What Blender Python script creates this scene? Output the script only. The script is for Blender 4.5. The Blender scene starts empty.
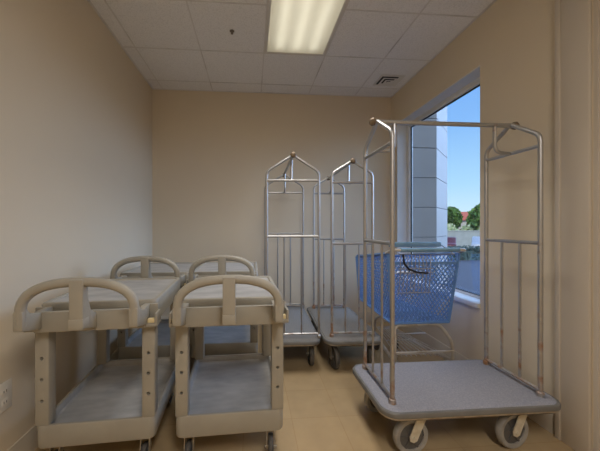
import bpy, bmesh, math, random
from mathutils import Vector, Matrix
random.seed(7)
C = bpy.context.scene.collection
PI = math.pi

# ------------------------------------------------------------------ render look
sc = bpy.context.scene
sc.view_settings.view_transform = 'Standard'
sc.view_settings.look = 'None'
sc.view_settings.gamma = 1.0
sc.view_settings.use_curve_mapping = False
sc.view_settings.exposure = 0.14
sc.render.engine = 'CYCLES'
sc.cycles.use_denoising = True
sc.cycles.max_bounces = 10
sc.cycles.diffuse_bounces = 6
sc.cycles.transparent_max_bounces = 16
sc.cycles.sample_clamp_indirect = 4.0
sc.cycles.caustics_reflective = False
sc.cycles.caustics_refractive = False

# ------------------------------------------------------------------ materials
def new_mat(name):
    m = bpy.data.materials.new(name); m.use_nodes = True
    nt = m.node_tree
    b = nt.nodes['Principled BSDF']
    return m, nt, b

def N(nt, kind, **kw):
    n = nt.nodes.new(kind)
    for k, v in kw.items():
        setattr(n, k, v)
    return n

def mat(name, col, rough=0.6, metal=0.0, col2=None, scale=8.0, lo=0.4, hi=0.65, bump=0.0, bscale=60.0,
        spec=0.5, stretch=None, detail=4.0):
    """procedural surface: base colour, noise patches of a second colour, fine bump"""
    m, nt, b = new_mat(name)
    L = nt.links.new
    b.inputs['Roughness'].default_value = rough
    b.inputs['Metallic'].default_value = metal
    b.inputs['Specular IOR Level'].default_value = spec
    tc = N(nt, 'ShaderNodeTexCoord')
    src = tc.outputs['Object']
    if stretch:
        mp = N(nt, 'ShaderNodeMapping'); mp.inputs['Scale'].default_value = stretch
        L(src, mp.inputs['Vector']); src = mp.outputs['Vector']
    if col2 is None:
        b.inputs['Base Color'].default_value = (*col, 1)
    else:
        nz = N(nt, 'ShaderNodeTexNoise'); nz.inputs['Scale'].default_value = scale; nz.inputs['Detail'].default_value = detail
        L(src, nz.inputs['Vector'])
        r = N(nt, 'ShaderNodeValToRGB')
        r.color_ramp.elements[0].position = lo; r.color_ramp.elements[0].color = (*col, 1)
        r.color_ramp.elements[1].position = hi; r.color_ramp.elements[1].color = (*col2, 1)
        L(nz.outputs['Fac'], r.inputs['Fac']); L(r.outputs['Color'], b.inputs['Base Color'])
    if bump > 0:
        n2 = N(nt, 'ShaderNodeTexNoise'); n2.inputs['Scale'].default_value = bscale
        L(src, n2.inputs['Vector'])
        bp = N(nt, 'ShaderNodeBump'); bp.inputs['Strength'].default_value = bump; bp.inputs['Distance'].default_value = 0.003
        L(n2.outputs['Fac'], bp.inputs['Height']); L(bp.outputs['Normal'], b.inputs['Normal'])
    return m

def floor_material():
    m, nt, b = new_mat('tan_vinyl_tile')
    L = nt.links.new
    tc = N(nt, 'ShaderNodeTexCoord')
    mp = N(nt, 'ShaderNodeMapping'); mp.inputs['Location'].default_value = (0.05, 0.02, 0)
    L(tc.outputs['Object'], mp.inputs['Vector'])
    br = N(nt, 'ShaderNodeTexBrick'); br.offset = 0.0
    br.inputs['Scale'].default_value = 1.0
    br.inputs['Brick Width'].default_value = 0.30; br.inputs['Row Height'].default_value = 0.30
    br.inputs['Mortar Size'].default_value = 0.0022; br.inputs['Mortar Smooth'].default_value = 0.3
    br.inputs['Color1'].default_value = (0.45, 0.325, 0.18, 1)
    br.inputs['Color2'].default_value = (0.485, 0.35, 0.195, 1)
    br.inputs['Mortar'].default_value = (0.42, 0.28, 0.14, 1)
    L(mp.outputs['Vector'], br.inputs['Vector'])
    nz = N(nt, 'ShaderNodeTexNoise'); nz.inputs['Scale'].default_value = 9; nz.inputs['Detail'].default_value = 8
    L(tc.outputs['Object'], nz.inputs['Vector'])
    mr = N(nt, 'ShaderNodeMapRange'); mr.inputs['To Min'].default_value = 0.84; mr.inputs['To Max'].default_value = 1.14
    L(nz.outputs['Fac'], mr.inputs['Value'])
    mx = N(nt, 'ShaderNodeMix', data_type='RGBA', blend_type='MULTIPLY'); mx.inputs[0].default_value = 1.0
    L(br.outputs['Color'], mx.inputs[6]); L(mr.outputs['Result'], mx.inputs[7])
    L(mx.outputs[2], b.inputs['Base Color'])
    b.inputs['Roughness'].default_value = 0.32
    b.inputs['Specular IOR Level'].default_value = 0.4
    return m

def ceiling_material():
    m, nt, b = new_mat('acoustic_tile')
    L = nt.links.new
    tc = N(nt, 'ShaderNodeTexCoord')
    vo = N(nt, 'ShaderNodeTexNoise'); vo.inputs['Scale'].default_value = 130; vo.inputs['Detail'].default_value = 3
    L(tc.outputs['Object'], vo.inputs['Vector'])
    r = N(nt, 'ShaderNodeValToRGB')
    r.color_ramp.elements[0].position = 0.36; r.color_ramp.elements[0].color = (0.73, 0.73, 0.73, 1)
    r.color_ramp.elements[1].position = 0.5; r.color_ramp.elements[1].color = (0.84, 0.84, 0.84, 1)
    L(vo.outputs['Fac'], r.inputs['Fac']); L(r.outputs['Color'], b.inputs['Base Color'])
    bp = N(nt, 'ShaderNodeBump'); bp.inputs['Strength'].default_value = 0.3; bp.inputs['Distance'].default_value = 0.003
    L(vo.outputs['Fac'], bp.inputs['Height']); L(bp.outputs['Normal'], b.inputs['Normal'])
    b.inputs['Roughness'].default_value = 0.95
    return m

def steel_material(name, rust):
    """chromed tube, tarnished, with rust creeping up from the deck end"""
    m, nt, b = new_mat(name)
    L = nt.links.new
    tc = N(nt, 'ShaderNodeTexCoord')
    nz = N(nt, 'ShaderNodeTexNoise'); nz.inputs['Scale'].default_value = 14; nz.inputs['Detail'].default_value = 6
    L(tc.outputs['Object'], nz.inputs['Vector'])
    sp = N(nt, 'ShaderNodeSeparateXYZ'); L(tc.outputs['Object'], sp.inputs['Vector'])
    mr = N(nt, 'ShaderNodeMapRange')
    mr.inputs['From Min'].default_value = 0.25; mr.inputs['From Max'].default_value = 0.85
    mr.inputs['To Min'].default_value = rust; mr.inputs['To Max'].default_value = 0.0
    L(sp.outputs['Z'], mr.inputs['Value'])
    ad = N(nt, 'ShaderNodeMath', operation='ADD'); L(nz.outputs['Fac'], ad.inputs[0]); L(mr.outputs['Result'], ad.inputs[1])
    r = N(nt, 'ShaderNodeValToRGB')
    r.color_ramp.elements[0].position = 0.64; r.color_ramp.elements[0].color = (0, 0, 0, 1)
    r.color_ramp.elements[1].position = 0.86; r.color_ramp.elements[1].color = (1, 1, 1, 1)
    L(ad.outputs['Value'], r.inputs['Fac'])
    mx = N(nt, 'ShaderNodeMix', data_type='RGBA')
    mx.inputs[6].default_value = (0.47, 0.465, 0.46, 1); mx.inputs[7].default_value = (0.30, 0.155, 0.075, 1)
    L(r.outputs['Color'], mx.inputs[0]); L(mx.outputs[2], b.inputs['Base Color'])
    m1 = N(nt, 'ShaderNodeMapRange'); m1.inputs['To Min'].default_value = 0.9; m1.inputs['To Max'].default_value = 0.15
    L(r.outputs['Color'], m1.inputs['Value']); L(m1.outputs['Result'], b.inputs['Metallic'])
    m2 = N(nt, 'ShaderNodeMapRange'); m2.inputs['To Min'].default_value = 0.40; m2.inputs['To Max'].default_value = 0.7
    L(r.outputs['Color'], m2.inputs['Value']); L(m2.outputs['Result'], b.inputs['Roughness'])
    return m

def emission_material(name, col, strength):
    m = bpy.data.materials.new(name); m.use_nodes = True
    nt = m.node_tree; nt.nodes.clear()
    o = N(nt, 'ShaderNodeOutputMaterial'); e = N(nt, 'ShaderNodeEmission')
    e.inputs['Color'].default_value = (*col, 1); e.inputs['Strength'].default_value = strength
    nt.links.new(e.outputs[0], o.inputs[0])
    return m

def lens_material():
    m = bpy.data.materials.new('prismatic_lens'); m.use_nodes = True
    nt = m.node_tree; nt.nodes.clear()
    L = nt.links.new
    o = N(nt, 'ShaderNodeOutputMaterial'); t = N(nt, 'ShaderNodeBsdfTranslucent'); g = N(nt, 'ShaderNodeBsdfDiffuse')
    t.inputs['Color'].default_value = (0.94, 0.92, 0.82, 1); g.inputs['Color'].default_value = (0.7, 0.68, 0.6, 1)
    mx = N(nt, 'ShaderNodeMixShader'); mx.inputs[0].default_value = 0.15
    L(t.outputs[0], mx.inputs[1]); L(g.outputs[0], mx.inputs[2]); L(mx.outputs[0], o.inputs[0])
    return m

def glass_material():
    m = bpy.data.materials.new('window_glass'); m.use_nodes = True
    nt = m.node_tree; nt.nodes.clear()
    L = nt.links.new
    o = N(nt, 'ShaderNodeOutputMaterial'); t = N(nt, 'ShaderNodeBsdfTransparent'); g = N(nt, 'ShaderNodeBsdfGlossy')
    t.inputs['Color'].default_value = (0.95, 0.97, 0.98, 1)
    g.inputs['Roughness'].default_value = 0.02
    mx = N(nt, 'ShaderNodeMixShader'); mx.inputs[0].default_value = 0.05
    L(t.outputs[0], mx.inputs[1]); L(g.outputs[0], mx.inputs[2]); L(mx.outputs[0], o.inputs[0])
    return m

M = {}
M['wall'] = mat('cream_wall_paint', (0.68, 0.59, 0.455), 0.75, col2=(0.70, 0.61, 0.47), scale=1.3, bump=0.06, bscale=220, spec=0.25)
M['casing'] = mat('casing_paint', (0.56, 0.50, 0.42), 0.5, col2=(0.58, 0.52, 0.44), scale=2.0, spec=0.35)
M['base'] = mat('baseboard_paint', (0.60, 0.53, 0.42), 0.5, col2=(0.55, 0.48, 0.38), scale=5.0, spec=0.35)
M['floor'] = floor_material()
M['ceil'] = ceiling_material()
M['tbar'] = mat('grid_metal', (0.70, 0.69, 0.68), 0.6, col2=(0.54, 0.53, 0.52), scale=3.0, lo=0.5)
M['winframe'] = mat('window_frame_paint', (0.74, 0.73, 0.70), 0.45, col2=(0.70, 0.69, 0.66), scale=4.0)
M['gasket'] = mat('black_gasket', (0.03, 0.035, 0.04), 0.6)
M['glass'] = glass_material()
M['plastic'] = mat('beige_moulded_plastic', (0.365, 0.34, 0.285), 0.45, col2=(0.33, 0.305, 0.255), scale=5.0, bump=0.12, bscale=260, spec=0.4)
M['worn'] = mat('worn_shelf_plastic', (0.33, 0.325, 0.315), 0.5, col2=(0.47, 0.46, 0.44), scale=6.0, lo=0.35, hi=0.75, bump=0.15, bscale=120, stretch=(1.0, 2.2, 1.0), detail=9)
M['cream'] = mat('notch_light_colour', (0.78, 0.64, 0.36), 0.4)  # painted stand-in for light showing through the lug notch
M['knob'] = mat('brown_brass_knob', (0.24, 0.18, 0.12), 0.5, metal=0.5, col2=(0.18, 0.13, 0.08), scale=30)
M['steel'] = steel_material('tarnished_chrome', 0.14)
M['rusty'] = steel_material('rusting_chrome', 0.22)
M['chrome'] = mat('zinc_plated_wire', (0.66, 0.62, 0.56), 0.42, metal=0.6, col2=(0.42, 0.30, 0.19), scale=9, lo=0.5, hi=0.78)
M['carpet'] = mat('grey_deck_carpet', (0.275, 0.28, 0.325), 0.95, col2=(0.335, 0.34, 0.39), scale=160, bump=0.5, bscale=300, spec=0.1)
M['deckgrey'] = mat('pale_grey_deck_carpet', (0.215, 0.205, 0.19), 0.95, col2=(0.255, 0.245, 0.23), scale=150, bump=0.5, bscale=300, spec=0.1)
M['bumper'] = mat('grey_vinyl_bumper', (0.15, 0.145, 0.135), 0.5, col2=(0.18, 0.172, 0.16), scale=12)
M['trim'] = mat('deck_edge_metal', (0.50, 0.44, 0.36), 0.4, metal=0.7, col2=(0.35, 0.28, 0.2), scale=20)
M['under'] = mat('dark_deck_frame', (0.06, 0.055, 0.05), 0.7)
M['tyre'] = mat('dark_rubber_tyre', (0.07, 0.065, 0.06), 0.65, col2=(0.10, 0.09, 0.08), scale=20)
M['wheelgrey'] = mat('grey_wheel_tread', (0.33, 0.315, 0.29), 0.6, col2=(0.26, 0.245, 0.22), scale=18)
M['hub'] = mat('wheel_core', (0.10, 0.095, 0.09), 0.55)
M['yoke'] = mat('cream_painted_yoke', (0.60, 0.545, 0.43), 0.45, col2=(0.50, 0.43, 0.31), scale=22, lo=0.5, hi=0.7)
M['zinc'] = mat('zinc_fork', (0.55, 0.52, 0.46), 0.4, metal=0.8, col2=(0.40, 0.34, 0.26), scale=25)
M['blue'] = mat('blue_cart_plastic', (0.14, 0.28, 0.58), 0.45, col2=(0.16, 0.31, 0.61), scale=10, spec=0.5)
M['bluerim'] = mat('faded_blue_handle', (0.16, 0.30, 0.44), 0.4, col2=(0.22, 0.36, 0.48), scale=12)
M['strap'] = mat('black_webbing', (0.02, 0.02, 0.025), 0.8)
M['white'] = mat('white_enamel', (0.72, 0.70, 0.66), 0.5, col2=(0.68, 0.66, 0.62), scale=6)
M['dark'] = mat('duct_dark', (0.04, 0.04, 0.04), 0.9)
M['tube'] = emission_material('fluorescent_tube', (1.0, 0.95, 0.82), 2.0)
M['lens'] = lens_material()
M['brass'] = mat('sprinkler_metal', (0.20, 0.17, 0.14), 0.4, metal=0.8)
M['ivory'] = mat('ivory_plate', (0.74, 0.70, 0.62), 0.4)
M['pillar'] = mat('grey_clad_panel', (0.35, 0.285, 0.24), 0.6, col2=(0.33, 0.265, 0.225), scale=1.5)
M['joint'] = mat('panel_joint', (0.12, 0.12, 0.13), 0.8)
M['asphalt'] = mat('asphalt', (0.045, 0.05, 0.07), 0.9, col2=(0.055, 0.06, 0.082), scale=2.5, bump=0.3, bscale=60)
M['leaf'] = mat('tree_leaves', (0.05, 0.14, 0.025), 0.7, col2=(0.16, 0.30, 0.05), scale=1.6, lo=0.35, hi=0.7)
M['leaf2'] = mat('shrub_leaves', (0.30, 0.40, 0.16), 0.7, col2=(0.62, 0.62, 0.40), scale=2.5, lo=0.35, hi=0.65)
M['hedge'] = mat('low_planting', (0.05, 0.10, 0.10), 0.8, col2=(0.12, 0.19, 0.19), scale=2.0)
M['bark'] = mat('bark', (0.14, 0.09, 0.06), 0.9, col2=(0.2, 0.14, 0.1), scale=6)
M['rooftile'] = mat('red_roof_tile', (0.55, 0.12, 0.06), 0.8, col2=(0.48, 0.10, 0.05), scale=5)
M['stucco'] = mat('pale_stucco', (0.66, 0.60, 0.50), 0.85, col2=(0.60, 0.54, 0.45), scale=3)
M['blockwall'] = mat('boundary_block', (0.42, 0.42, 0.36), 0.85, col2=(0.48, 0.48, 0.42), scale=2)
M['carpaint'] = mat('silver_car_paint', (0.55, 0.57, 0.60), 0.3, metal=0.4)
M['redpaint'] = mat('dark_red_car_paint', (0.13, 0.02, 0.025), 0.3, metal=0.3)
M['carglass'] = mat('car_glass', (0.02, 0.03, 0.04), 0.1)
M['shading_storey'] = mat('exterior_render', (0.55, 0.50, 0.42), 0.85)

# ------------------------------------------------------------------ mesh building
class MB:
    def __init__(self):
        self.bm = bmesh.new()
        self.mi = 0

    def faces_mat(self, faces):
        for f in faces: f.material_index = self.mi

    def poly(self, pts):
        f = self.bm.faces.new([self.bm.verts.new(p) for p in pts]); f.material_index = self.mi
        return f

    def box(self, a, b, bev=0.0, mtx=None, seg=2):
        lo = Vector([min(a[i], b[i]) for i in range(3)]); hi = Vector([max(a[i], b[i]) for i in range(3)])
        tmp = bmesh.new()
        bmesh.ops.create_cube(tmp, size=1.0)
        for v in tmp.verts:
            v.co = Vector([(lo[i] + hi[i]) / 2 + v.co[i] * (hi[i] - lo[i]) for i in range(3)])
        if bev > 0:
            bev = min(bev, 0.49 * min(hi[i] - lo[i] for i in range(3)))
            bmesh.ops.bevel(tmp, geom=list(tmp.edges), offset=bev, segments=seg, profile=0.5, affect='EDGES')
        self.absorb(tmp, mtx)
        return self

    def absorb(self, tmp, mtx=None):
        vm = {}
        for v in tmp.verts:
            vm[v] = self.bm.verts.new(mtx @ v.co if mtx else v.co)
        for f in tmp.faces:
            nf = self.bm.faces.new([vm[v] for v in f.verts]); nf.material_index = self.mi
        tmp.free()

    def prism(self, poly, axis, t0, t1, bev=0.0):
        """extrude a 2D polygon along an axis ('x': poly is (y,z); 'y': (x,z); 'z': (x,y))"""
        def P(q, t):
            return {'x': (t, q[0], q[1]), 'y': (q[0], t, q[1]), 'z': (q[0], q[1], t)}[axis]
        tmp = bmesh.new()
        va = [tmp.verts.new(P(q, t0)) for q in poly]; vb = [tmp.verts.new(P(q, t1)) for q in poly]
        n = len(poly)
        tmp.faces.new(va); tmp.faces.new(vb[::-1])
        for i in range(n):
            tmp.faces.new([va[i], vb[i], vb[(i + 1) % n], va[(i + 1) % n]])
        bmesh.ops.recalc_face_normals(tmp, faces=tmp.faces)
        if bev > 0:
            bmesh.ops.bevel(tmp, geom=list(tmp.edges), offset=bev, segments=2, profile=0.5, affect='EDGES')
        self.absorb(tmp)
        return self

    def loft(self, rings, cap0=True, cap1=True, closed=True):
        vr = [[self.bm.verts.new(p) for p in r] for r in rings]
        n = len(rings[0])
        for a, b in zip(vr, vr[1:]):
            for i in range(n if closed else n - 1):
                f = self.bm.faces.new([a[i], a[(i + 1) % n], b[(i + 1) % n], b[i]]); f.material_index = self.mi
        if cap0: f = self.bm.faces.new(vr[0][::-1]); f.material_index = self.mi
        if cap1: f = self.bm.faces.new(vr[-1]); f.material_index = self.mi
        return self

    def tube(self, pts, r, seg=10, caps=True):
        pts = [Vector(p) for p in pts]
        rr = r if isinstance(r, (list, tuple)) else [r] * len(pts)
        tang = []
        for i in range(len(pts)):
            a = pts[max(i - 1, 0)]; b = pts[min(i + 1, len(pts) - 1)]
            tang.append((b - a).normalized())
        up = Vector((0, 0, 1)) if abs(tang[0].z) < 0.9 else Vector((1, 0, 0))
        nrm = tang[0].cross(up).normalized()
        rings = []
        for i, p in enumerate(pts):
            if i:
                q = tang[i - 1].rotation_difference(tang[i]); nrm = (q @ nrm).normalized()
            bi = tang[i].cross(nrm).normalized()
            rings.append([p + rr[i] * (math.cos(2 * PI * k / seg) * nrm + math.sin(2 * PI * k / seg) * bi) for k in range(seg)])
        self.loft(rings, caps, caps)
        return self

    def beam(self, p, q, w, t, nrm):
        """thin rectangular strut between two points"""
        p = Vector(p); q = Vector(q); d = (q - p).normalized(); nrm = Vector(nrm).normalized()
        s = d.cross(nrm).normalized() * (w / 2); n = nrm * (t / 2)
        self.loft([[p + s + n, p - s + n, p - s - n, p + s - n], [q + s + n, q - s + n, q - s - n, q + s - n]])
        return self

    def lathe(self, prof, origin=(0, 0, 0), axis='z', seg=28):
        """prof = [(radius, height)...] closed by caps"""
        o = Vector(origin); rings = []
        for r, hh in prof:
            ring = []
            for k in range(seg):
                c, s = math.cos(2 * PI * k / seg) * r, math.sin(2 * PI * k / seg) * r
                ring.append(o + Vector({'z': (c, s, hh), 'x': (hh, c, s), 'y': (c, hh, s)}[axis]))
            rings.append(ring)
        self.loft(rings)
        return self

    def build(self, name, materials, parent=None, smooth=35.0):
        bmesh.ops.recalc_face_normals(self.bm, faces=self.bm.faces)
        me = bpy.data.meshes.new(name)
        self.bm.to_mesh(me); self.bm.free()
        for m in (materials if isinstance(materials, (list, tuple)) else [materials]):
            me.materials.append(m)
        for p in me.polygons: p.use_smooth = True
        me.set_sharp_from_angle(angle=math.radians(smooth))
        o = bpy.data.objects.new(name, me); C.objects.link(o)
        if parent is not None: o.parent = parent
        return o

def rrect(x0, x1, y0, y1, r, z, n=5):
    pts = []
    for cx, cy, a0 in ((x1 - r, y1 - r, 0), (x0 + r, y1 - r, 90), (x0 + r, y0 + r, 180), (x1 - r, y0 + r, 270)):
        for k in range(n + 1):
            a = math.radians(a0 + 90 * k / n)
            pts.append((cx + r * math.cos(a), cy + r * math.sin(a), z))
    return pts

def fillet(pts, r, n=6):
    """polyline with rounded corners"""
    pts = [Vector(p) for p in pts]
    out = [pts[0]]
    for i in range(1, len(pts) - 1):
        a, b, c = pts[i - 1], pts[i], pts[i + 1]
        d1 = (a - b); d2 = (c - b)
        rr = min(r[i - 1] if isinstance(r, (list, tuple)) else r, 0.49 * d1.length, 0.49 * d2.length)
        p0 = b + d1.normalized() * rr; p1 = b + d2.normalized() * rr
        for k in range(n + 1):
            t = k / n
            out.append((1 - t) ** 2 * p0 + 2 * t * (1 - t) * b + t * t * p1)
    out.append(pts[-1])
    return out

def thing(name, label, cat, loc=(0, 0, 0), rz=0.0, group=None):
    o = bpy.data.objects.new(name, None); C.objects.link(o)
    o.empty_display_size = 0.1
    o.location = loc; o.rotation_euler = (0, 0, rz)
    o['label'] = label; o['category'] = cat
    if group: o['group'] = group
    return o

def tag(o, label, cat, group=None, kind=None):
    o['label'] = label; o['category'] = cat
    if group: o['group'] = group
    if kind: o['kind'] = kind
    return o

def struct(o, label=None):
    o['kind'] = 'structure'
    if label: o['label'] = label
    return o

# ------------------------------------------------------------------ the room
LX, RX, BY, FY, CZ = -1.188, 1.765, 3.49, -2.3, 2.85
T = 0.2
WY0, WY1, WZ0, WZ1 = 2.08, 3.34, 0.605, 2.465     # window opening in the right wall
DY0, DY1, DZ1 = 0.42, 1.345, 2.66                 # doorway in the right wall

struct(MB().box((LX - T, FY - T, -0.12), (RX + T, BY + T, 0)).build('floor', M['floor']), 'tan square tile floor')
struct(MB().box((LX - T, FY - T, 0), (LX, BY + T, CZ + 0.3)).build('wall_left', M['wall']), 'plain cream painted wall on the side away from the window')
struct(MB().box((LX, BY, 0), (RX + T, BY + T, CZ + 0.3)).build('wall_back', M['wall']), 'plain cream painted end wall')
struct(MB().box((LX, FY - T, 0), (RX + T, FY, CZ + 0.3)).build('wall_front', M['wall']), 'cream wall')
w = MB()
top = CZ + 0.3
w.box((RX, FY, 0), (RX + T, DY0, top)).box((RX, DY0, DZ1), (RX + T, DY1, top)).box((RX, DY1, 0), (RX + T, WY0, top))
w.box((RX, WY0, 0), (RX + T, WY1, WZ0)).box((RX, WY0, WZ1), (RX + T, WY1, top)).box((RX, WY1, 0), (RX + T, BY, top))
struct(w.build('wall_right', M['wall']), 'cream wall with the window')

# ceiling with a hole for the light fixture; tile grid on its face
GX = [0.112 + 0.587 * k for k in range(-2, 3)]
GY = [3.268 - 0.5865 * k for k in range(0, 10)]
lx0, lx1, ly0, ly1 = GX[2], GX[3], GY[3], GY[1]
HOLES = [(ly0, ly1), (GY[8], GY[6])]
cl = MB()
cl.box((LX, FY, CZ), (lx0, BY, CZ + 0.05)).box((lx1, FY, CZ), (RX, BY, CZ + 0.05))
cl.box((lx0, FY, CZ), (lx1, HOLES[1][0], CZ + 0.05)).box((lx0, HOLES[1][1], CZ), (lx1, ly0, CZ + 0.05)).box((lx0, ly1, CZ), (lx1, BY, CZ + 0.05))
struct(cl.build('ceiling', M['ceil']), 'suspended ceiling of grey white square tiles')
g = MB()
for x in GX: g.box((x - 0.0055, FY, CZ - 0.004), (x + 0.0055, BY, CZ + 0.002))
for k, y in enumerate(GY):
    for x0, x1 in (((LX, lx0), (lx1, RX)) if k in (2, 7) else ((LX, RX),)): g.box((x0, y - 0.0055, CZ - 0.0035), (x1, y + 0.0055, CZ + 0.002))
for x0, x1 in ((LX, LX + 0.018), (RX - 0.018, RX)): g.box((x0, FY, CZ - 0.004), (x1, BY, CZ + 0.002))
for y0, y1 in ((FY, FY + 0.018), (BY - 0.018, BY)): g.box((LX, y0, CZ - 0.0045), (RX, y1, CZ + 0.002))
struct(g.build('trim_1', M['tbar']), 'metal grid of the tile ceiling')

# baseboards with a moulded top
def base_profile(s):
    return [(0, 0), (s * 0.013, 0), (s * 0.013, 0.092), (s * 0.010, 0.100), (s * 0.010, 0.108), (s * 0.006, 0.116), (s * 0.006, 0.124), (0, 0.128)]
struct(MB().prism([(LX + q[0], q[1]) for q in base_profile(1)], 'y', FY, BY).build('baseboard_left', M['base']))
struct(MB().prism([(BY + q[0], q[1]) for q in base_profile(-1)], 'x', LX, RX).build('baseboard_back', M['base']))
struct(MB().prism([(RX + q[0], q[1]) for q in base_profile(-1)], 'y', DY1 + 0.19, BY).build('baseboard_right', M['base']))

# window: frame, gasket, pane, sill
fx0, fx1 = RX + 0.115, RX + 0.165
fr = MB()
fr.box((fx0, WY0, WZ0), (fx1, WY1, WZ0 + 0.016), 0.004).box((fx0, WY0, WZ1 - 0.062), (fx1, WY1, WZ1), 0.004)
fr.box((fx0, WY0, WZ0 + 0.016), (fx1, WY0 + 0.062, WZ1 - 0.062), 0.004).box((fx0, WY1 - 0.062, WZ0 + 0.016), (fx1, WY1, WZ1 - 0.062), 0.004)
fr.box((fx0 + 0.012, WY0 + 0.062, WZ0 + 0.016), (fx1 - 0.004, WY1 - 0.062, WZ0 + 0.024), 0.003)
window = struct(fr.build('window_1', M['winframe']), 'tall fixed window with a pale painted frame')
gk = MB()
gy0, gy1, gz0, gz1 = WY0 + 0.062, WY1 - 0.062, WZ0 + 0.024, WZ1 - 0.062
gk.box((fx0 + 0.02, gy0, gz0), (fx1 - 0.02, gy1, gz0 + 0.007)).box((fx0 + 0.02, gy0, gz1 - 0.012), (fx1 - 0.02, gy1, gz1))
gk.box((fx0 + 0.02, gy0, gz0 + 0.007), (fx1 - 0.02, gy0 + 0.012, gz1 - 0.012)).box((fx0 + 0.02, gy1 - 0.012, gz0 + 0.007), (fx1 - 0.02, gy1, gz1 - 0.012))
gk.build('gasket', M['gasket'], window)
pn = MB(); pn.box((fx0 + 0.027, gy0 + 0.012, gz0 + 0.007), (fx0 + 0.033, gy1 - 0.012, gz1 - 0.012)); pn.build('pane', M['glass'], window)
sl = MB(); sl.box((RX - 0.022, WY0 + 0.001, WZ0 - 0.030), (RX + 0.001, WY1 - 0.001, WZ0 + 0.006), 0.005); sl.box((RX - 0.010, WY0 + 0.001, WZ0 + 0.0005), (fx0, WY1 - 0.001, WZ0 + 0.006)); sl.build('sill', M['winframe'], window)
rv = MB()                                         # lining of the recess
rv.box((RX - 0.004, WY1 - 0.012, WZ0), (fx0, WY1, WZ1)).box((RX - 0.004, WY0, WZ1 - 0.012), (fx0, WY1 - 0.012, WZ1))
rv.build('recess_lining', M['winframe'], window)

# door in the right wall: jamb, stop, leaf, casing, strike
jb = MB()
jb.box((RX - 0.001, DY1 - 0.02, 0), (RX + T, DY1, DZ1)).box((RX - 0.001, DY0, 0), (RX + T, DY0 + 0.02, DZ1)).box((RX - 0.001, DY0 + 0.02, DZ1 - 0.02), (RX + T, DY1 - 0.02, DZ1))
jb.box((RX + 0.075, DY1 - 0.034, 0), (RX + 0.09, DY1 - 0.02, DZ1 - 0.02))
door = struct(jb.build('door_1', M['casing']), 'painted door frame in the window wall')
cs = MB()
cs.box((RX - 0.020, DY1 + 0.006, 0), (RX, DY1 + 0.168, DZ1 + 0.185), 0.004).box((RX - 0.020, DY0 - 0.185, 0), (RX, DY0 - 0.006, DZ1 + 0.185), 0.004)
cs.box((RX - 0.020, DY0 - 0.006, DZ1 + 0.006), (RX, DY1 + 0.006, DZ1 + 0.185), 0.004)
cs.box((RX - 0.026, DY1 + 0.140, 0), (RX - 0.019, DY1 + 0.169, DZ1 + 0.186), 0.003)
cs.build('casing', M['casing'], door)
lf = MB(); lf.box((RX + 0.10, DY0 + 0.02, 0.008), (RX + 0.145, DY1 - 0.02, DZ1 - 0.022), 0.003); lf.build('door_leaf', M['casing'], door)
st = MB(); st.box((RX + 0.018, DY1 - 0.0225, 0.955), (RX + 0.050, DY1 - 0.0195, 1.12)); st.build('strike_plate', M['zinc'], door)
kn = MB(); kn.lathe([(0.012, 0), (0.012, -0.03), (0.028, -0.045), (0.03, -0.06), (0.02, -0.068)], (RX + 0.10, DY0 + 0.09, 1.0), 'x', 18); kn.build('knob', M['zinc'], door)

# ------------------------------------------------------------------ ceiling light
def ceiling_light(label, ya, yb, watts, spread):
    lt = thing('ceiling_light', label, 'ceiling light', ((lx0 + lx1) / 2, (ya + yb) / 2, CZ))
    hw, hl = (lx1 - lx0) / 2, (yb - ya) / 2
    hs = MB()                                          # open-bottomed tray above the ceiling
    hs.box((-hw + 0.002, -hl + 0.002, 0.11), (hw - 0.002, hl - 0.002, 0.125))
    for s in (-1, 1):
        hs.box((s * (hw - 0.002), -hl + 0.002, 0.0), (s * (hw - 0.014), hl - 0.002, 0.11))
        hs.box((-hw + 0.014, s * (hl - 0.002), 0.0), (hw - 0.014, s * (hl - 0.014), 0.11))
    hs.build('housing', M['white'], lt)
    ff = MB()
    for s in (-1, 1):
        ff.box((s * hw, -hl, -0.008), (s * (hw - 0.028), hl, 0.0), 0.002)
        ff.box((-hw + 0.028, s * hl, -0.008), (hw - 0.028, s * (hl - 0.028), 0.0), 0.002)
    ff.build('frame', M['white'], lt)
    ln = MB(); ln.poly([(-hw + 0.026, -hl + 0.026, -0.003), (hw - 0.026, -hl + 0.026, -0.003), (hw - 0.026, hl - 0.026, -0.003), (-hw + 0.026, hl - 0.026, -0.003)])
    ln.build('diffuser', M['lens'], lt)
    for x in (-0.155, 0.0, 0.155):
        tb = MB(); tb.tube([(x, -hl + 0.06, 0.045), (x, hl - 0.075, 0.045)], 0.014, 12); tb.build('lamp_tube', M['tube'], lt)
    la = bpy.data.lights.new('troffer_lamp', 'AREA'); la.shape = 'RECTANGLE'; la.size = 2 * hw - 0.09; la.size_y = 2 * hl - 0.1
    la.energy = watts; la.color = (1.0, 0.975, 0.95); la.spread = math.radians(spread)
    lo = bpy.data.objects.new('troffer_lamp', la); C.objects.link(lo); lo.parent = lt; lo.location = (0, 0, -0.012)
ceiling_light('recessed fluorescent ceiling light with a glowing diffuser, in the ceiling before the window', ly0, ly1, 9.0, 104)
ceiling_light('unseen fill light added behind the viewer, built as a recessed ceiling light', HOLES[1][0], HOLES[1][1], 39.0, 175)  # added out of view to brighten near walls and cart fronts

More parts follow.
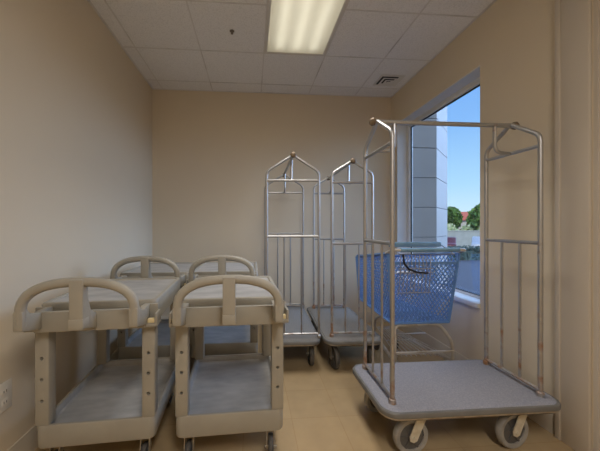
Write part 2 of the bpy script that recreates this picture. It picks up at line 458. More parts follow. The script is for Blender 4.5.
# air vent near the window corner
vx, vy = 1.525, 3.075
vt = thing('air_vent', 'small white ceiling air vent with L shaped slots in the corner tile above the window', 'air vent', (vx, vy, CZ))
p = MB(); p.box((-0.135, -0.115, -0.010), (0.135, 0.115, -0.004), 0.002); p.build('face_plate', M['white'], vt)
for k, (d, wd) in enumerate(((0.0, 0.024), (0.048, 0.020), (0.095, 0.008))):
    q = MB()
    x0, y0 = -0.110 + d, -0.085 + d
    q.box((x0, y0, -0.0125), (0.075 - d * 0.5, y0 + wd, -0.0095)).box((x0, y0 + wd, -0.0125), (x0 + wd, 0.085 - d * 0.6, -0.0095))
    q.build('slot', M['dark'], vt)

# fire sprinkler head
sp = thing('sprinkler_head', 'small dark sprinkler head hanging from a ceiling tile left of the light', 'sprinkler', (-0.167, 2.399, CZ))
q = MB(); q.lathe([(0.020, 0.0), (0.020, -0.003), (0.009, -0.006), (0.007, -0.010)], seg=20); q.build('escutcheon', M['brass'], sp)
q = MB()
for s in (-1, 1): q.tube([(s * 0.005, 0, -0.009), (s * 0.008, 0, -0.014), (s * 0.002, 0, -0.020)], 0.002, 8)
q.lathe([(0.003, -0.019), (0.011, -0.021), (0.011, -0.0225), (0.003, -0.023)], seg=16); q.build('deflector', M['brass'], sp)

# wall outlet low on the left wall
ot = thing('wall_outlet', 'ivory electrical outlet low on the left wall beside the cart', 'outlet', (LX, 1.452, 0.40))
q = MB(); q.box((0, -0.043, -0.070), (0.006, 0.043, 0.070), 0.003); q.build('cover_plate', M['ivory'], ot)
for z in (-0.026, 0.026):
    q = MB(); q.box((0.006, -0.017, z - 0.015), (0.0085, 0.017, z + 0.015), 0.003)
    r_ = q.build('socket', M['ivory'], ot)
    s_ = MB()
    for yy in (-0.007, 0.007): s_.box((0.0084, yy - 0.0012, z - 0.006), (0.0092, yy + 0.0012, z + 0.005))
    s_.build('slot', M['dark'], r_)

# ------------------------------------------------------------------ casters
def caster(parent, x, y, ztop, r, wd, ang, mats, name='caster', trail=0.32):
    """swivel caster: top plate and fork in one mesh, wheel and hub below it; ang = rolling direction"""
    tyre, core, fork = mats
    R = Matrix.Translation((x, y, 0)) @ Matrix.Rotation(ang, 4, 'Z')
    off = trail * r                                    # trail of the wheel behind the swivel
    e = MB()
    e.box((-0.42 * r, -0.40 * r, ztop - 0.006), (0.42 * r, 0.40 * r, ztop), 0.002)
    e.lathe([(0.30 * r, ztop - 0.006), (0.30 * r, ztop - 0.018)], seg=16)
    gw = wd / 2 + 0.006
    e.box((-0.30 * r, -gw - 0.005, ztop - 0.028), (0.30 * r, gw + 0.005, ztop - 0.018), 0.002)
    for s in (-1, 1):
        poly = [(-0.28 * r, ztop - 0.02), (0.28 * r, ztop - 0.02), (-off + 0.20 * r, r - 0.16 * r), (-off, r - 0.24 * r), (-off - 0.20 * r, r - 0.14 * r), (-off - 0.22 * r, r + 0.1 * r)]
        e.prism(poly, 'y', s * gw, s * (gw + 0.005))
    e.lathe([(0.10 * r, -gw - 0.012), (0.10 * r, gw + 0.012)], (-off, 0, r), 'y', 12)
    e.bm.transform(R)
    f = e.build(name, fork, parent)
    t = MB(); h2 = wd / 2; ri = 0.72 * r
    prof = [(ri, -h2 * 0.82), (0.93 * r, -h2), (0.985 * r, -h2 * 0.65), (r, 0), (0.985 * r, h2 * 0.65), (0.93 * r, h2), (ri, h2 * 0.82)]
    rings = []
    for rr, yy in prof + [(ri * 0.99, 0)]:
        rings.append([(-off + rr * math.cos(2 * PI * k / 32), yy, r + rr * math.sin(2 * PI * k / 32)) for k in range(32)])
    t.loft(rings + [rings[0]], False, False)
    t.bm.transform(R); t.build('tyre', tyre, f)
    c = MB()
    c.lathe([(0.22 * r, -h2 * 0.95), (0.22 * r, h2 * 0.95)], (-off, 0, r), 'y', 16)
    c.lathe([(0.735 * r, -h2 * 0.45), (0.735 * r, h2 * 0.45)], (-off, 0, r), 'y', 32)
    for k in range(6):
        a = PI * k / 3
        c.beam((-off + 0.2 * r * math.cos(a), 0, r + 0.2 * r * math.sin(a)), (-off + 0.72 * r * math.cos(a), 0, r + 0.72 * r * math.sin(a)), 0.10 * r, wd * 0.72, (0, 1, 0))
    c.bm.transform(R); c.build('wheel_core', core, f)
    return f

# ------------------------------------------------------------------ utility carts
HW, CL = 0.270, 0.66            # half width and length over the legs

def holes_leg(x0, x1, y0, y1, z0, z1, face, parent):
    """corner leg, pierced by three bolt holes in its outer end face"""
    b = MB(); b.box((x0, y0, z0), (x1, y1, z1), 0.006)
    o = b.build('leg', M['plastic'], parent)
    k = MB()
    for z in (0.395, 0.495, 0.595):
        k.lathe([(0.0085, -0.02), (0.0085, 0.02)], ((x0 + x1) / 2, face, z), 'y', 12)
    me2 = bpy.data.meshes.new('cutter'); bmesh.ops.recalc_face_normals(k.bm, faces=k.bm.faces); k.bm.to_mesh(me2); k.bm.free()
    co = bpy.data.objects.new('cutter', me2); C.objects.link(co); co.parent = parent
    md = o.modifiers.new('holes', 'BOOLEAN'); md.operation = 'DIFFERENCE'; md.object = co; md.solver = 'EXACT'
    bpy.context.view_layer.update()
    dg = bpy.context.evaluated_depsgraph_get(); dg.update()
    nm = bpy.data.meshes.new_from_object(o.evaluated_get(dg))
    o.modifiers.clear(); old = o.data; o.data = nm; nm.name = 'leg'
    bpy.data.meshes.remove(old); bpy.data.objects.remove(co); bpy.data.meshes.remove(me2)
    return o

def utility_cart(label, x, y, rz, lug=0.020):
    """x, y: middle of the handle-end legs' front face"""
    c = thing('utility_cart', label, 'utility cart', (x, y, 0), rz, 'beige plastic utility carts')
    # lower shelf: shallow tray
    b = MB(); W = 0.018
    o_ = lambda z, i, r: rrect(-HW + i, HW - i, i, CL - i, r, z)
    b.loft([o_(0.166, 0.012, 0.03), o_(0.172, 0.003, 0.032), o_(0.18, 0, 0.032), o_(0.272, 0, 0.032), o_(0.278, 0.003, 0.03), o_(0.279, W - 0.004, 0.02), o_(0.274, W, 0.018)], True, False)
    b.mi = 1
    b.loft([o_(0.274, W, 0.018), o_(0.244, W + 0.004, 0.016), o_(0.238, W + 0.012, 0.012)], False, True)
    bmesh.ops.remove_doubles(b.bm, verts=b.bm.verts, dist=0.0001)
    b.build('lower_shelf', [M['plastic'], M['worn']], c)
    # legs
    lw = 0.062
    for sx in (-1, 1):
        xa, xb = sorted((sx * HW * 0.998, sx * (HW - lw)))
        holes_leg(xa, xb, 0.002, 0.060, 0.277, 0.735, 0.002, c)
        holes_leg(xa, xb, CL - 0.060, CL - 0.002, 0.277, 0.735, CL - 0.002, c)
    # upper shelf: flat worn top with a rolled edge, lip and pocket at the handle end
    b = MB()
    u = lambda z, i, r: rrect(-HW - 0.002 + i, HW + 0.002 - i, 0.035 + i, CL + 0.006 - i, r, z)
    b.loft([u(0.732, 0.010, 0.03), u(0.738, 0.0, 0.03), u(0.835, 0.0, 0.03), u(0.845, 0.004, 0.028), u(0.848, 0.012, 0.024), u(0.846, 0.022, 0.016), u(0.838, 0.028, 0.014)], True, False)
    b.mi = 1
    b.loft([u(0.838, 0.028, 0.014), u(0.8375, 0.034, 0.012)], False, True)
    bmesh.ops.remove_doubles(b.bm, verts=b.bm.verts, dist=0.0001)
    b.mi = 0
    b.box((-HW + 0.03, -0.052, 0.735), (HW - 0.03, -0.032, 0.828), 0.004)               # front lip
    b.box((-HW + 0.03, -0.034, 0.735), (HW - 0.03, 0.045, 0.775), 0.003)                # pocket floor
    for s in (-1, 1):
        b.box((s * (HW - 0.062), -0.050, 0.735), (s * (HW - 0.030), 0.045, 0.830), 0.005)
        # pierced lug outside each corner
        b.box((s * (HW - 0.032), -0.040, 0.735), (s * (HW + lug), 0.040, 0.752), 0.004)
        b.box((s * (HW + lug - 0.012), -0.040, 0.750), (s * (HW + lug), 0.040, 0.800), 0.004)
        b.box((s * (HW - 0.032), 0.022, 0.750), (s * (HW + lug - 0.010), 0.036, 0.830), 0.004)
    us = b.build('upper_shelf', [M['plastic'], M['worn']], c)
    for s in (-1, 1):
        k = MB(); k.box((s * (HW - 0.026), -0.032, 0.752), (s * (HW + lug - 0.013), -0.008, 0.772), 0.003); k.build('painted_notch_light', M['cream'], us)  # cream block in place of light seen through the notch
    # handle: two shallow arches meeting on a middle post, gusseted back to the lip
    hb = MB(); yh = -0.150; r = 0.0205; ax = 0.225
    arch = []
    for t in range(25):                                     # flattened arch with tight shoulders
        a = PI * t / 24
        cx_ = math.cos(a); sx_ = math.sin(a)
        arch.append((-ax * math.copysign(abs(cx_) ** 0.82, cx_), yh, 0.858 + 0.121 * abs(sx_) ** 0.85))
    path = [(-ax, yh, 0.795), (-ax, yh, 0.83)] + arch + [(ax, yh, 0.83), (ax, yh, 0.795)]
    hb.tube(path, r, 14)
    for s in (-1, 1):
        poly = [(yh - 0.018, 0.782), (yh - 0.018, 0.862), (yh + 0.014, 0.866), (yh + 0.034, 0.842), (-0.030, 0.822), (-0.030, 0.745), (yh + 0.06, 0.760)]
        hb.prism(poly, 'x', s * (ax - 0.019), s * (ax + 0.019), 0.006)
    hb.build('handle', M['plastic'], c)
    pb = MB()
    poly = [(yh - 0.024, 0.786), (yh - 0.024, 0.992), (yh + 0.018, 0.995), (yh + 0.026, 0.90), (yh + 0.045, 0.850), (-0.050, 0.815), (-0.050, 0.742), (yh + 0.06, 0.762)]
    pb.prism(poly, 'x', -0.028, 0.028, 0.005)
    pb.box((-0.0295, yh - 0.0265, 0.781), (0.0295, yh + 0.03, 0.826), 0.005)
    pb.build('handle_post', M['plastic'], c)
    for sx, yy in ((-1, 0.07), (1, 0.07), (-1, CL - 0.07), (1, CL - 0.07)):
        caster(c, sx * (HW - 0.06), yy, 0.168, 0.058, 0.026, PI / 2 * 0.96, (M['tyre'], M['hub'], M['zinc']))
    return c

utility_cart('beige plastic utility cart standing nearest, against the left wall beside the outlet', -0.746, 1.420, math.radians(3.2))
utility_cart('beige plastic utility cart beside open floor, in front, its arched handle nearest the camera', -0.108, 1.435, math.radians(2.2))
utility_cart('beige plastic utility cart in the rear row against the left wall, partly hidden', -0.770, 2.275, 0.0, 0.001)
utility_cart('beige plastic utility cart in the rear row, beside the tall luggage cart', -0.222, 2.285, 0.0, 0.001)

# ------------------------------------------------------------------ luggage carts
def luggage_cart(label, x, y, rz, hl_, hw_, dl, dw, metal, carpet, zdeck=0.272, zcross=1.665, zmid=1.122, zbend=1.725, zapex=1.845, wheels=(0, 0, 0, 0), rr=0.098, wheelmats=None, inset=0.13, side=0.09, trail=0.32, r=0.0112, xs=(0, 0, 0, 0)):
    """long axis local x: a hoop at each end, one rail between their peaks"""
    c = thing('luggage_cart', label, 'luggage cart', (x, y, 0), rz, 'steel birdcage luggage carts')
    wheelmats = wheelmats or (M['wheelgrey'], M['hub'], M['yoke'])
    L2, W2 = dl / 2, dw / 2
    d = MB()
    e = lambda z, i, r=0.085: rrect(-L2 + i, L2 - i, -W2 + i, W2 - i, r - i * 0.6, z, 8)
    d.loft([e(zdeck - 0.03, 0.012), e(zdeck - 0.006, 0.012), e(zdeck, 0.020)])
    dk = d.build('deck', carpet, c)
    bp = MB()
    bp.loft([e(zdeck - 0.034, 0.012), e(zdeck - 0.034, 0.002), e(zdeck - 0.030, -0.002), e(zdeck - 0.012, -0.002), e(zdeck - 0.006, 0.002), e(zdeck - 0.005, 0.0125)], False, False)
    bp.build('bumper', M['bumper'], c)
    tm = MB(); tm.loft([e(zdeck - 0.042, 0.010), e(zdeck - 0.042, 0.003), e(zdeck - 0.034, 0.003), e(zdeck - 0.034, 0.010)], False, False); tm.build('edge_trim', M['trim'], c)
    un = MB(); un.loft([e(zdeck - 0.052, 0.03), e(zdeck - 0.052, 0.014), e(zdeck - 0.030, 0.014)]); un.build('under_frame', M['under'], c)
    for s in (-1, 1):
        xx = s * hl_ / 2; w2 = hw_ / 2
        h_ = MB()
        pts = fillet([(xx, -w2, zdeck), (xx, -w2, zbend), (xx, 0, zapex), (xx, w2, zbend), (xx, w2, zdeck)], [0.04, 0.02, 0.04], 8)
        h_.tube(pts, r, 12)
        hp = h_.build('hoop', metal, c)
        for t in (-1, 1):
            k = MB(); k.lathe([(0.019, zdeck - 0.001), (0.019, zdeck + 0.022), (0.014, zdeck + 0.026)], (xx, t * w2, 0), 'z', 14); k.build('post_foot', metal, hp)
        for nm, z, q in (('crossbar', zcross, 0.0105), ('mid_rail', zmid, 0.0105), ('bottom_rail', zdeck + 0.032, 0.009)):
            k = MB(); k.tube([(xx, -w2, z), (xx, w2, z)], q, 10); k.build(nm, metal, c)
        for t in (-1, 1):
            k = MB(); k.tube([(xx, t * w2 / 3, zdeck + 0.032), (xx, t * w2 / 3, zmid)], 0.0075, 8); k.build('spindle', metal, c)
        k = MB(); k.tube(fillet([(xx - s * 0.105, 0, zapex - 0.005), (xx - s * 0.105, 0, zcross + 0.005), (xx, 0, zcross)], 0.09, 8), 0.0105, 10); k.build('brace', metal, c)
        k = MB(); k.lathe([(0.009, 0.0), (0.022, s * 0.006), (0.025, s * 0.018), (0.017, s * 0.032), (0.004, s * 0.037)], (xx + s * 0.012, 0, zapex - 0.006), 'x', 16); k.build('end_knob', M['knob'], c)
    k = MB(); k.tube([(-hl_ / 2 - 0.016, 0, zapex - 0.006), (hl_ / 2 + 0.016, 0, zapex - 0.006)], 0.0135, 12); k.build('hanging_rail', metal, c)
    i = 0
    for sx in (-1, 1):
        for sy in (-1, 1):
            caster(c, sx * (L2 - inset) + xs[i], sy * (W2 - side), zdeck - 0.05, rr, 0.036, wheels[i], wheelmats, trail=trail); i += 1
    return c

luggage_cart('rust spotted steel luggage cart standing in front by the window, largest of the three', 1.173, 1.648, 0.0,
             0.852, 0.366, 1.01, 0.53, M['rusty'], M['carpet'], wheels=(0.08, 0.3, 0.12, 0.4), rr=0.098, inset=0.20, side=0.085, trail=0.50, r=0.0122, xs=(0.028, 0, -0.004, 0))
luggage_cart('steel luggage cart at the back wall, beside the utility carts', 0.358, 2.83, PI / 2 - 0.03,
             0.90, 0.442, 1.05, 0.462, M['steel'], M['deckgrey'], zcross=1.60, zmid=1.128, zbend=1.675, zapex=1.815,
             side=0.065, wheels=(PI, -0.15, 0.3, 0.5), wheelmats=(M['tyre'], M['hub'], M['zinc']))
luggage_cart('steel luggage cart at the back wall, between another luggage cart and the blue shopping cart', 0.868, 2.79, PI / 2 - 0.03,
             0.83, 0.352, 1.02, 0.50, M['rusty'], M['deckgrey'], zcross=1.588, zmid=1.065, zbend=1.665, zapex=1.772,
             wheels=(PI - 0.1, 0.12, 0.3, 0.5), wheelmats=(M['tyre'], M['hub'], M['zinc']))

# ------------------------------------------------------------------ shopping cart
def shopping_cart():
    c = thing('shopping_cart', 'blue plastic mesh shopping cart parked under the window', 'shopping cart', (1.312, 2.48, 0))
    V = lambda x, y, z: Vector((x - 1.30, y - 2.48, z))
    # rear end (near the camera) wide and deep, nose narrow
    rt = [V(1.03, 2.11, 1.005), V(1.605, 2.11, 1.005)]; rb = [V(1.085, 2.15, 0.455), V(1.545, 2.15, 0.455)]
    ft = [V(1.078, 2.88, 0.90), V(1.455, 2.88, 0.90)]; fb = [V(1.098, 2.85, 0.47), V(1.435, 2.85, 0.47)]
    def lattice(b, c00, c10, c11, c01, nu, nv, wd=0.0052, v0=0.0, v1=1.0):
        nrm = (c10 - c00).cross(c01 - c00).normalized()
        def P(i, j):
            u = i / nu; v = v0 + (v1 - v0) * j / nv
            return (1 - u) * (1 - v) * c00 + u * (1 - v) * c10 + u * v * c11 + (1 - u) * v * c01
        for j in range(nv):
            for i in range(nu + 1):
                if (i + j) % 2: continue
                for di in (-1, 1):
                    if 0 <= i + di <= nu: b.beam(P(i, j), P(i + di, j + 1), wd, 0.006, nrm)
        return nrm
    def border(b, pts, nrm, wd, closed=True):
        n = len(pts)
        for i in range(n if closed else n - 1): b.beam(pts[i], pts[(i + 1) % n], wd, 0.009, nrm)
    b = MB(); n = lattice(b, rb[0], rb[1], rt[1], rt[0], 30, 22, v1=0.86); qa = rb[0].lerp(rt[0], 0.86); qb = rb[1].lerp(rt[1], 0.86); border(b, [rb[0], rb[1], qb, qa], n, 0.022); border(b, [qa, rt[0]], n, 0.02, False); border(b, [qb, rt[1]], n, 0.02, False); b.build('rear_gate', M['blue'], c)
    for a, nm in ((0, 'side_panel'), (1, 'side_panel')):
        b = MB(); n = lattice(b, rb[a], fb[a], ft[a], rt[a], 40, 20); border(b, [rb[a], fb[a], ft[a], rt[a]], n, 0.024); b.build(nm, M['blue'], c)
    b = MB(); n = lattice(b, fb[0], fb[1], ft[1], ft[0], 20, 16); border(b, [fb[0], fb[1], ft[1], ft[0]], n, 0.034); b.build('front_panel', M['blue'], c)
    b = MB(); n = lattice(b, rb[0], rb[1], fb[1], fb[0], 24, 30); border(b, [rb[0], rb[1], fb[1], fb[0]], n, 0.034); b.build('basket_floor', M['blue'], c)
    # rim and handle
    b = MB(); b.tube(fillet([rt[0], ft[0], ft[1], rt[1]], 0.05), 0.011, 10); b.build('rim', M['blue'], c)
    b = MB(); b.tube(fillet([rt[0] + Vector((0, 0.03, 0)), V(1.028, 2.04, 1.036), V(1.608, 2.04, 1.036), rt[1] + Vector((0, 0.03, 0))], 0.03), 0.0115, 10); hd = b.build('push_handle', M['chrome'], c)
    b = MB(); b.tube([V(1.09, 2.04, 1.037), V(1.55, 2.04, 1.037)], 0.016, 14); b.build('grip', M['bluerim'], hd)
    # folding child seat: wire back, plastic flap, belt
    s = MB(); 
    for k in range(9):
        x = 1.115 + k * 0.030
        s.tube([V(x, 2.108, 0.70), V(x, 2.085, 0.86), V(x, 2.085, 1.0)], 0.003, 6)
    for z, y in ((0.70, 2.108), (0.86, 2.085), (0.89, 2.083), (1.0, 2.085)): s.tube([V(1.10, y, z), V(1.37, y, z)], 0.004, 6)
    for x in (1.11, 1.545): s.tube([V(x, 2.085, 1.0), V(x, 2.235, 1.06)], 0.005, 6)
    s.tube([V(1.10, 2.085, 1.0), V(1.55, 2.085, 1.0)], 0.004, 6)
    st_ = s.build('child_seat', M['steel'], c)
    k = MB(); k.box(V(1.10, 2.225, 1.045), V(1.54, 2.243, 1.085), 0.005); k.build('seat_top', M['bluerim'], st_)
    k = MB(); k.box(V(1.12, 2.160, 0.835), V(1.35, 2.27, 0.845), 0.003); k.build('seat_flap', M['white'], st_)
    k = MB()
    pts = [V(1.13, 2.075, 1.0), V(1.14, 2.075, 0.93), V(1.18, 2.075, 0.885), V(1.25, 2.075, 0.862), V(1.33, 2.075, 0.856)]
    for p0, p1 in zip(pts, pts[1:]): k.beam(p0, p1, 0.014, 0.003, (0, 1, 0))
    k.build('seat_belt', M['strap'], st_)
    # chassis of bent tube
    f = MB()
    for sx, xa, xf in ((-1, 1.095, 1.20), (1, 1.565, 1.40)):
        mid = 1.32
        xt = xa + (0.02 if sx < 0 else -0.10)
        f.tube(fillet([V(mid, 2.16, 0.435), V(xa + (0.01 if sx < 0 else -0.09), 2.16, 0.435), V(xa, 2.13, 0.30), V(xa, 2.13, 0.155), V(xf, 2.75, 0.150)], [0.05, 0.06, 0.03], 8), 0.0140, 10)
        f.tube(fillet([V(xf, 2.75, 0.150), V(xf, 2.72, 0.30), V(xf, 2.45, 0.445), V(xt, 2.20, 0.445)], 0.05, 6), 0.0115, 10)
    f.build('chassis', M['chrome'], c)
    k = MB(); k.tube([V(1.095, 2.12, 0.235), V(1.565, 2.12, 0.235)], 0.0085, 8); k.build('cross_tie', M['chrome'], c)
    k = MB(); k.tube([V(1.16, 2.36, 0.285), V(1.49, 2.36, 0.285)], 0.007, 8); k.build('cross_tie', M['chrome'], c)
    t = MB()
    for i in range(11):
        u = i / 10
        t.tube([V(1.13 + 0.40 * u, 2.16, 0.185), V(1.225 + 0.15 * u, 2.74, 0.215)], 0.004, 6)
    for y in (2.2, 2.45, 2.7):
        q = (y - 2.16) / 0.58
        t.tube([V(1.13 + 0.095 * q, y, 0.181 + 0.03 * q), V(1.53 - 0.155 * q, y, 0.181 + 0.03 * q)], 0.005, 6)
    t.build('lower_rack', M['chrome'], c)
    for x, y, a in ((1.115, 2.16, PI / 2), (1.545, 2.16, PI / 2), (1.205, 2.73, PI / 2), (1.395, 2.73, PI / 2)):
        caster(c, x - 1.30, y - 2.48, 0.150, 0.056, 0.026, a, (M['tyre'], M['hub'], M['zinc']))
    return c
shopping_cart()

# ------------------------------------------------------------------ outside
GZ = -1.0
gd = MB(); gd.box((RX + T + 0.02, -30, GZ - 0.1), (90, 110, GZ)); struct(gd.build('ground', M['asphalt']), 'paved parking area outside')
ex = MB(); ex.box((LX - T - 0.05, -14, CZ + 0.32), (RX + T + 0.05, BY + 1.2, 7.5)); ex.box((LX - T - 0.05, -14, GZ), (RX + T + 0.0, FY - T - 0.02, CZ + 0.32)); ex.box((LX - T, FY - T, GZ), (RX + T, BY + T, -0.13))  # tall upper block is added, unseen, to cast shade on column and ground
struct(ex.build('shading_storey', M['shading_storey']), 'unseen storey added above the room to shade the outside')
# clad column
pl = thing('clad_column', 'grey panelled building column standing just outside the window', 'column', (3.02, 5.35, GZ))
ring = lambda z, i=0.0: [(-0.95 + i, -0.55 + i, z), (0.24 - i * 0.4, -0.55 + i, z), (0.95 - i, 0.16 + i * 0.4, z), (0.95 - i, 0.95 - i, z), (-0.95 + i, 0.95 - i, z)]
k = MB(); k.loft([ring(0, 0.02), ring(8.0, 0.02)]); k.build('core', M['joint'], pl)
z = 0.445
k = MB(); k.loft([ring(0), ring(z - 0.012)]); k.build('panel_course', M['pillar'], pl)
while z < 7.9:
    k = MB(); k.loft([ring(z), ring(min(z + 0.513, 8.0))]); k.build('panel_course', M['pillar'], pl); z += 0.525

def at(px, t, zz):
    a = math.atan(21 / 284.0); xc = (px - 273) / 284.0 * t
    return (xc * math.cos(a) + t * math.sin(a), -xc * math.sin(a) + t * math.cos(a), zz)

def leafy(b, rx, ry, rz, cz, n, s, seed):
    rnd = random.Random(seed)
    for _ in range(n):
        v = Vector((rnd.gauss(0, 1), rnd.gauss(0, 1), rnd.gauss(0, 1))).normalized()
        rad = rnd.uniform(0.55, 1.0)
        p = Vector((v.x * rx * rad, v.y * ry * rad, cz + v.z * rz * rad))
        q = Vector((rnd.gauss(0, 1), rnd.gauss(0, 1), rnd.gauss(0, 1))).normalized()
        u = q.orthogonal().normalized() * s * rnd.uniform(0.6, 1.3); w_ = q.cross(u).normalized() * s * 0.6
        b.poly([p - u, p + w_ + q * s * 0.2, p + u, p - w_ + q * s * 0.2])

def tree(label, px, t, height, rx, rz, seed, cat='tree'):
    o = thing('tree', label, cat, at(px, t, GZ))
    k = MB(); k.tube([(0, 0, 0), (0.1, 0, height * 0.35), (0.0, 0.1, height * 0.7)], [0.28, 0.2, 0.1], 10); k.build('trunk', M['bark'], o)
    k = MB(); tmp = bmesh.new(); bmesh.ops.create_icosphere(tmp, subdivisions=3, radius=1.0)
    rnd = random.Random(seed)
    for v in tmp.verts:
        f_ = rnd.uniform(0.72, 0.9); v.co = Vector((v.co.x * rx * f_, v.co.y * rx * f_, height - rz + v.co.z * rz * f_))
    k.absorb(tmp); leafy(k, rx, rx, rz, height - rz, 2600, 0.30, seed)
    k.build('crown', M['leaf'], o)
tree('dark green tree beside the grey column, left of the red roofed house', 451, 40, 4.85, 1.25, 1.7, 3)
tree('bright green leafy tree beyond the window, right of the red roofed house', 487, 34, 4.9, 2.0, 2.1, 5)

hs_ = thing('house', 'distant pale house with a red tiled roof seen through the window', 'house', at(463, 62, GZ), -0.6)
k = MB(); k.box((-3.6, -3, 0), (3.6, 3, 3.3)); k.build('wall', M['stucco'], hs_)
k = MB(); k.loft([[(-4, -3.4, 3.3), (4, -3.4, 3.3), (4, 3.4, 3.3), (-4, 3.4, 3.3)], [(-1.5, -0.2, 5.2), (1.5, -0.2, 5.2), (1.5, 0.2, 5.2), (-1.5, 0.2, 5.2)]]); k.build('roof', M['rooftile'], hs_)
for x in (-2, 1.2):
    k = MB(); k.box((x, -3.03, 1.1), (x + 0.9, -2.99, 2.2)); k.build('window', M['carglass'], hs_)

def dir_box(name, label, cat, px0, px1, t, z0, z1, dep, material, group=None):
    a0 = Vector(at(px0, t, 0)); a1 = Vector(at(px1, t, 0)); d = a1 - a0
    o = thing(name, label, cat, ((a0.x + a1.x) / 2, (a0.y + a1.y) / 2, GZ), math.atan2(d.y, d.x), group)
    return o, d.length / 2
bw, hl2 = dir_box('boundary_wall', 'long low grey boundary wall across the far side of the parking area', 'wall', 425, 580, 28, 0, 0, 0.3, None)
k = MB(); k.box((-hl2, 0, 0), (hl2, 0.25, 1.62)); k.build('blockwork', M['blockwall'], bw)
k = MB(); k.box((-hl2, -0.04, 1.62), (hl2, 0.29, 1.72), 0.02); k.build('coping', M['blockwall'], bw)
for i, (px, t, r1, hh, lab) in enumerate(((450, 31, 0.78, 2.4, 'pale flowering shrub behind the boundary wall, beside the grey column'), (466, 31.5, 0.70, 2.3, 'pale flowering shrub behind the boundary wall, below the red roof'), (484.5, 31, 0.72, 2.4, 'pale flowering shrub behind the boundary wall, below the bright green tree'))):
    o = thing('shrub', lab, 'shrub', at(px, t, GZ), 0, 'shrubs behind the boundary wall')
    k = MB(); tmp = bmesh.new(); bmesh.ops.create_icosphere(tmp, subdivisions=3, radius=1.0)
    rnd = random.Random(i + 30)
    for v in tmp.verts:
        f_ = rnd.uniform(0.75, 0.92); v.co = Vector((v.co.x * r1 * f_, v.co.y * r1 * f_, hh * 0.5 + v.co.z * hh * 0.5 * f_))
    k.absorb(tmp); leafy(k, r1, r1, hh * 0.5, hh * 0.5, 900, 0.18, i + 30); k.build('foliage', M['leaf2'], o)
    k = MB(); k.tube([(0, 0, 0), (0, 0, hh * 0.5)], 0.08, 8); k.build('stem', M['bark'], o)
hd_, hh_ = dir_box('hedge', 'low dark hedge along the parking edge in front of the parked cars', 'hedge', 432, 500, 18.4, 0, 0, 0.5, None)
k = MB(); rnd = random.Random(9); n_ = 40
rings = []
for i in range(n_ + 1):
    u_ = -hh_ + 2 * hh_ * i / n_; w_ = 0.26 + rnd.uniform(-0.05, 0.05); t_ = 0.80 + rnd.uniform(-0.16, 0.10)
    rings.append([(u_, -w_, 0.0), (u_, w_, 0.0), (u_, w_, t_ * 0.8), (u_, 0.0, t_), (u_, -w_, t_ * 0.8)])
k.loft(rings)
for _ in range(3200):
    u_ = rnd.uniform(-hh_, hh_); v_ = rnd.uniform(-0.32, 0.32); z_ = rnd.uniform(0.04, 0.92 - abs(v_) * 0.5)
    q = Vector((rnd.gauss(0, 1), rnd.gauss(0, 1), rnd.gauss(0, 1))).normalized(); p = Vector((u_, v_, z_))
    a_ = q.orthogonal().normalized() * 0.07; b_ = q.cross(a_).normalized() * 0.045
    k.poly([p - a_, p + b_, p + a_, p - b_])
k.build('foliage', M['hedge'], hd_)
k = MB()
for i in range(6): k.tube([(-hh_ + 2 * hh_ * (i + 0.5) / 6, 0, 0), (-hh_ + 2 * hh_ * (i + 0.5) / 6, 0, 0.6)], 0.03, 6)
k.build('stems', M['bark'], hd_)

def car(label, px, t, rz, paint):
    o = thing('car', label, 'car', at(px, t, GZ), rz)
    prof = [(-2.0, 0.30), (-2.05, 0.62), (-1.95, 0.86), (-1.2, 0.92), (-0.65, 1.30), (0.75, 1.32), (1.35, 0.98), (2.0, 0.90), (2.1, 0.55), (2.05, 0.30)]
    k = MB(); k.prism(prof, 'y', -0.82, 0.82, 0.05); bd = k.build('body', paint, o)
    k = MB()
    for s in (-1, 1): k.prism([(-1.05, 0.95), (-0.62, 1.25), (0.05, 1.27), (0.05, 0.95)], 'y', s * 0.81, s * 0.83).prism([(0.12, 0.95), (0.12, 1.27), (0.70, 1.27), (1.2, 0.98)], 'y', s * 0.81, s * 0.83)
    k.build('side_windows', M['carglass'], o)
    for x in (-1.25, 1.3):
        for s in (-1, 1):
            k = MB(); k.lathe([(0.31, s * 0.65), (0.31, s * 0.84), (0.2, s * 0.86)], (x, 0, 0.31), 'y', 20); k.build('wheel', M['tyre'], o)
car('silver car parked outside beyond the low hedges', 485, 22.5, 0.85, M['carpaint'])
car('dark red car parked outside beside the grey column', 443.5, 22.5, 0.95, M['redpaint'])

# ------------------------------------------------------------------ sky and sun
wd = bpy.data.worlds.new('sky'); sc.world = wd; wd.use_nodes = True
nt = wd.node_tree; nt.nodes.clear(); L = nt.links.new
out = N(nt, 'ShaderNodeOutputWorld'); bg = N(nt, 'ShaderNodeBackground')
tc = N(nt, 'ShaderNodeTexCoord')
sep = N(nt, 'ShaderNodeSeparateXYZ'); L(tc.outputs['Generated'], sep.inputs['Vector'])
ramp = N(nt, 'ShaderNodeValToRGB')
cr = ramp.color_ramp
cr.elements[0].position = 0.0; cr.elements[0].color = (0.78, 0.98, 1.06, 1)
cr.elements[1].position = 0.55; cr.elements[1].color = (0.18, 0.42, 0.98, 1)
e2 = cr.elements.new(0.12); e2.color = (0.48, 0.80, 1.10, 1)
e3 = cr.elements.new(0.30); e3.color = (0.27, 0.56, 1.05, 1)
L(sep.outputs['Z'], ramp.inputs['Fac'])
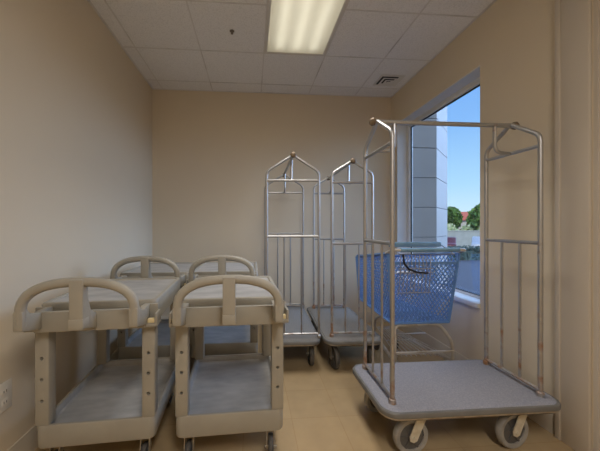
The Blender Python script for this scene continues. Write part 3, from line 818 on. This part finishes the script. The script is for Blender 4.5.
# broad bright lobe, added for more window light, low in the sky square to the window, outside the view through it
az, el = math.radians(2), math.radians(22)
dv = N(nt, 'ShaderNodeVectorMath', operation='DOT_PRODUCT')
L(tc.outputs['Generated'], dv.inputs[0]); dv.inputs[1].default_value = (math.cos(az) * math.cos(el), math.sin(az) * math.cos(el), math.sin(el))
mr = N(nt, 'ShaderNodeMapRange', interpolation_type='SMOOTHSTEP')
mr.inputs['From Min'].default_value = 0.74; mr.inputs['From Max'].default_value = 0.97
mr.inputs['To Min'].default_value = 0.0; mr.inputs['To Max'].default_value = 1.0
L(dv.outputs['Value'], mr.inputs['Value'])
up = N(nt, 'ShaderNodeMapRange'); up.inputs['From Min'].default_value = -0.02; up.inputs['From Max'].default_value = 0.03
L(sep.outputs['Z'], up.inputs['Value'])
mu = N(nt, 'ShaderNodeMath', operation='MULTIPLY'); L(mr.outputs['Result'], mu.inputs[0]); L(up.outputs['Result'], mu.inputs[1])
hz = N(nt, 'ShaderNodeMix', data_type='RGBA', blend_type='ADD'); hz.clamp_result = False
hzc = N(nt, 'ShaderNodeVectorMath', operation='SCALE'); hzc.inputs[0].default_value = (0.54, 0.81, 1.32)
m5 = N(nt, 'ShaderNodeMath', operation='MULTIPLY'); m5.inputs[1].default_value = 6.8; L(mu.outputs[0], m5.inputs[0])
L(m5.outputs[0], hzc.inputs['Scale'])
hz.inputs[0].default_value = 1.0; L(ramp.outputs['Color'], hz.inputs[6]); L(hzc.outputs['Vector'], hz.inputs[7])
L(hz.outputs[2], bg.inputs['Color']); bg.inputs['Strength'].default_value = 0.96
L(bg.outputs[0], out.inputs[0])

sn = bpy.data.lights.new('sun', 'SUN'); sn.energy = 2.2; sn.angle = math.radians(0.6); sn.color = (1.0, 0.95, 0.86)
so = bpy.data.objects.new('sun', sn); C.objects.link(so)
so.rotation_euler = Vector((0.42, 0.62, -0.66)).to_track_quat('-Z', 'Y').to_euler()
so.location = (-5, -8, 12)

# daylight sampling portal in the window opening (emits nothing itself)
po = bpy.data.lights.new('window_portal', 'AREA'); po.shape = 'RECTANGLE'; po.size = WY1 - WY0; po.size_y = WZ1 - WZ0
po.cycles.is_portal = True
pp = bpy.data.objects.new('window_portal', po); C.objects.link(pp)
pp.location = (RX + T + 0.01, (WY0 + WY1) / 2, (WZ0 + WZ1) / 2)
pp.rotation_euler = Matrix(((0, 0, 1), (1, 0, 0), (0, 1, 0))).to_euler()   # local z -> +x, so it shines towards -x

# ------------------------------------------------------------------ camera
cam = bpy.data.cameras.new('camera'); cam.sensor_width = 36.0; cam.sensor_fit = 'HORIZONTAL'
cam.lens = 284.0 / 600.0 * 36.0
cam.shift_x = (300 - 273) / 600.0
cam.clip_start = 0.02; cam.clip_end = 300
co = bpy.data.objects.new('camera', cam); C.objects.link(co)
co.location = (0, 0, 1.22)
co.rotation_euler = (PI / 2, 0, -math.atan(21 / 284.0))
sc.camera = co
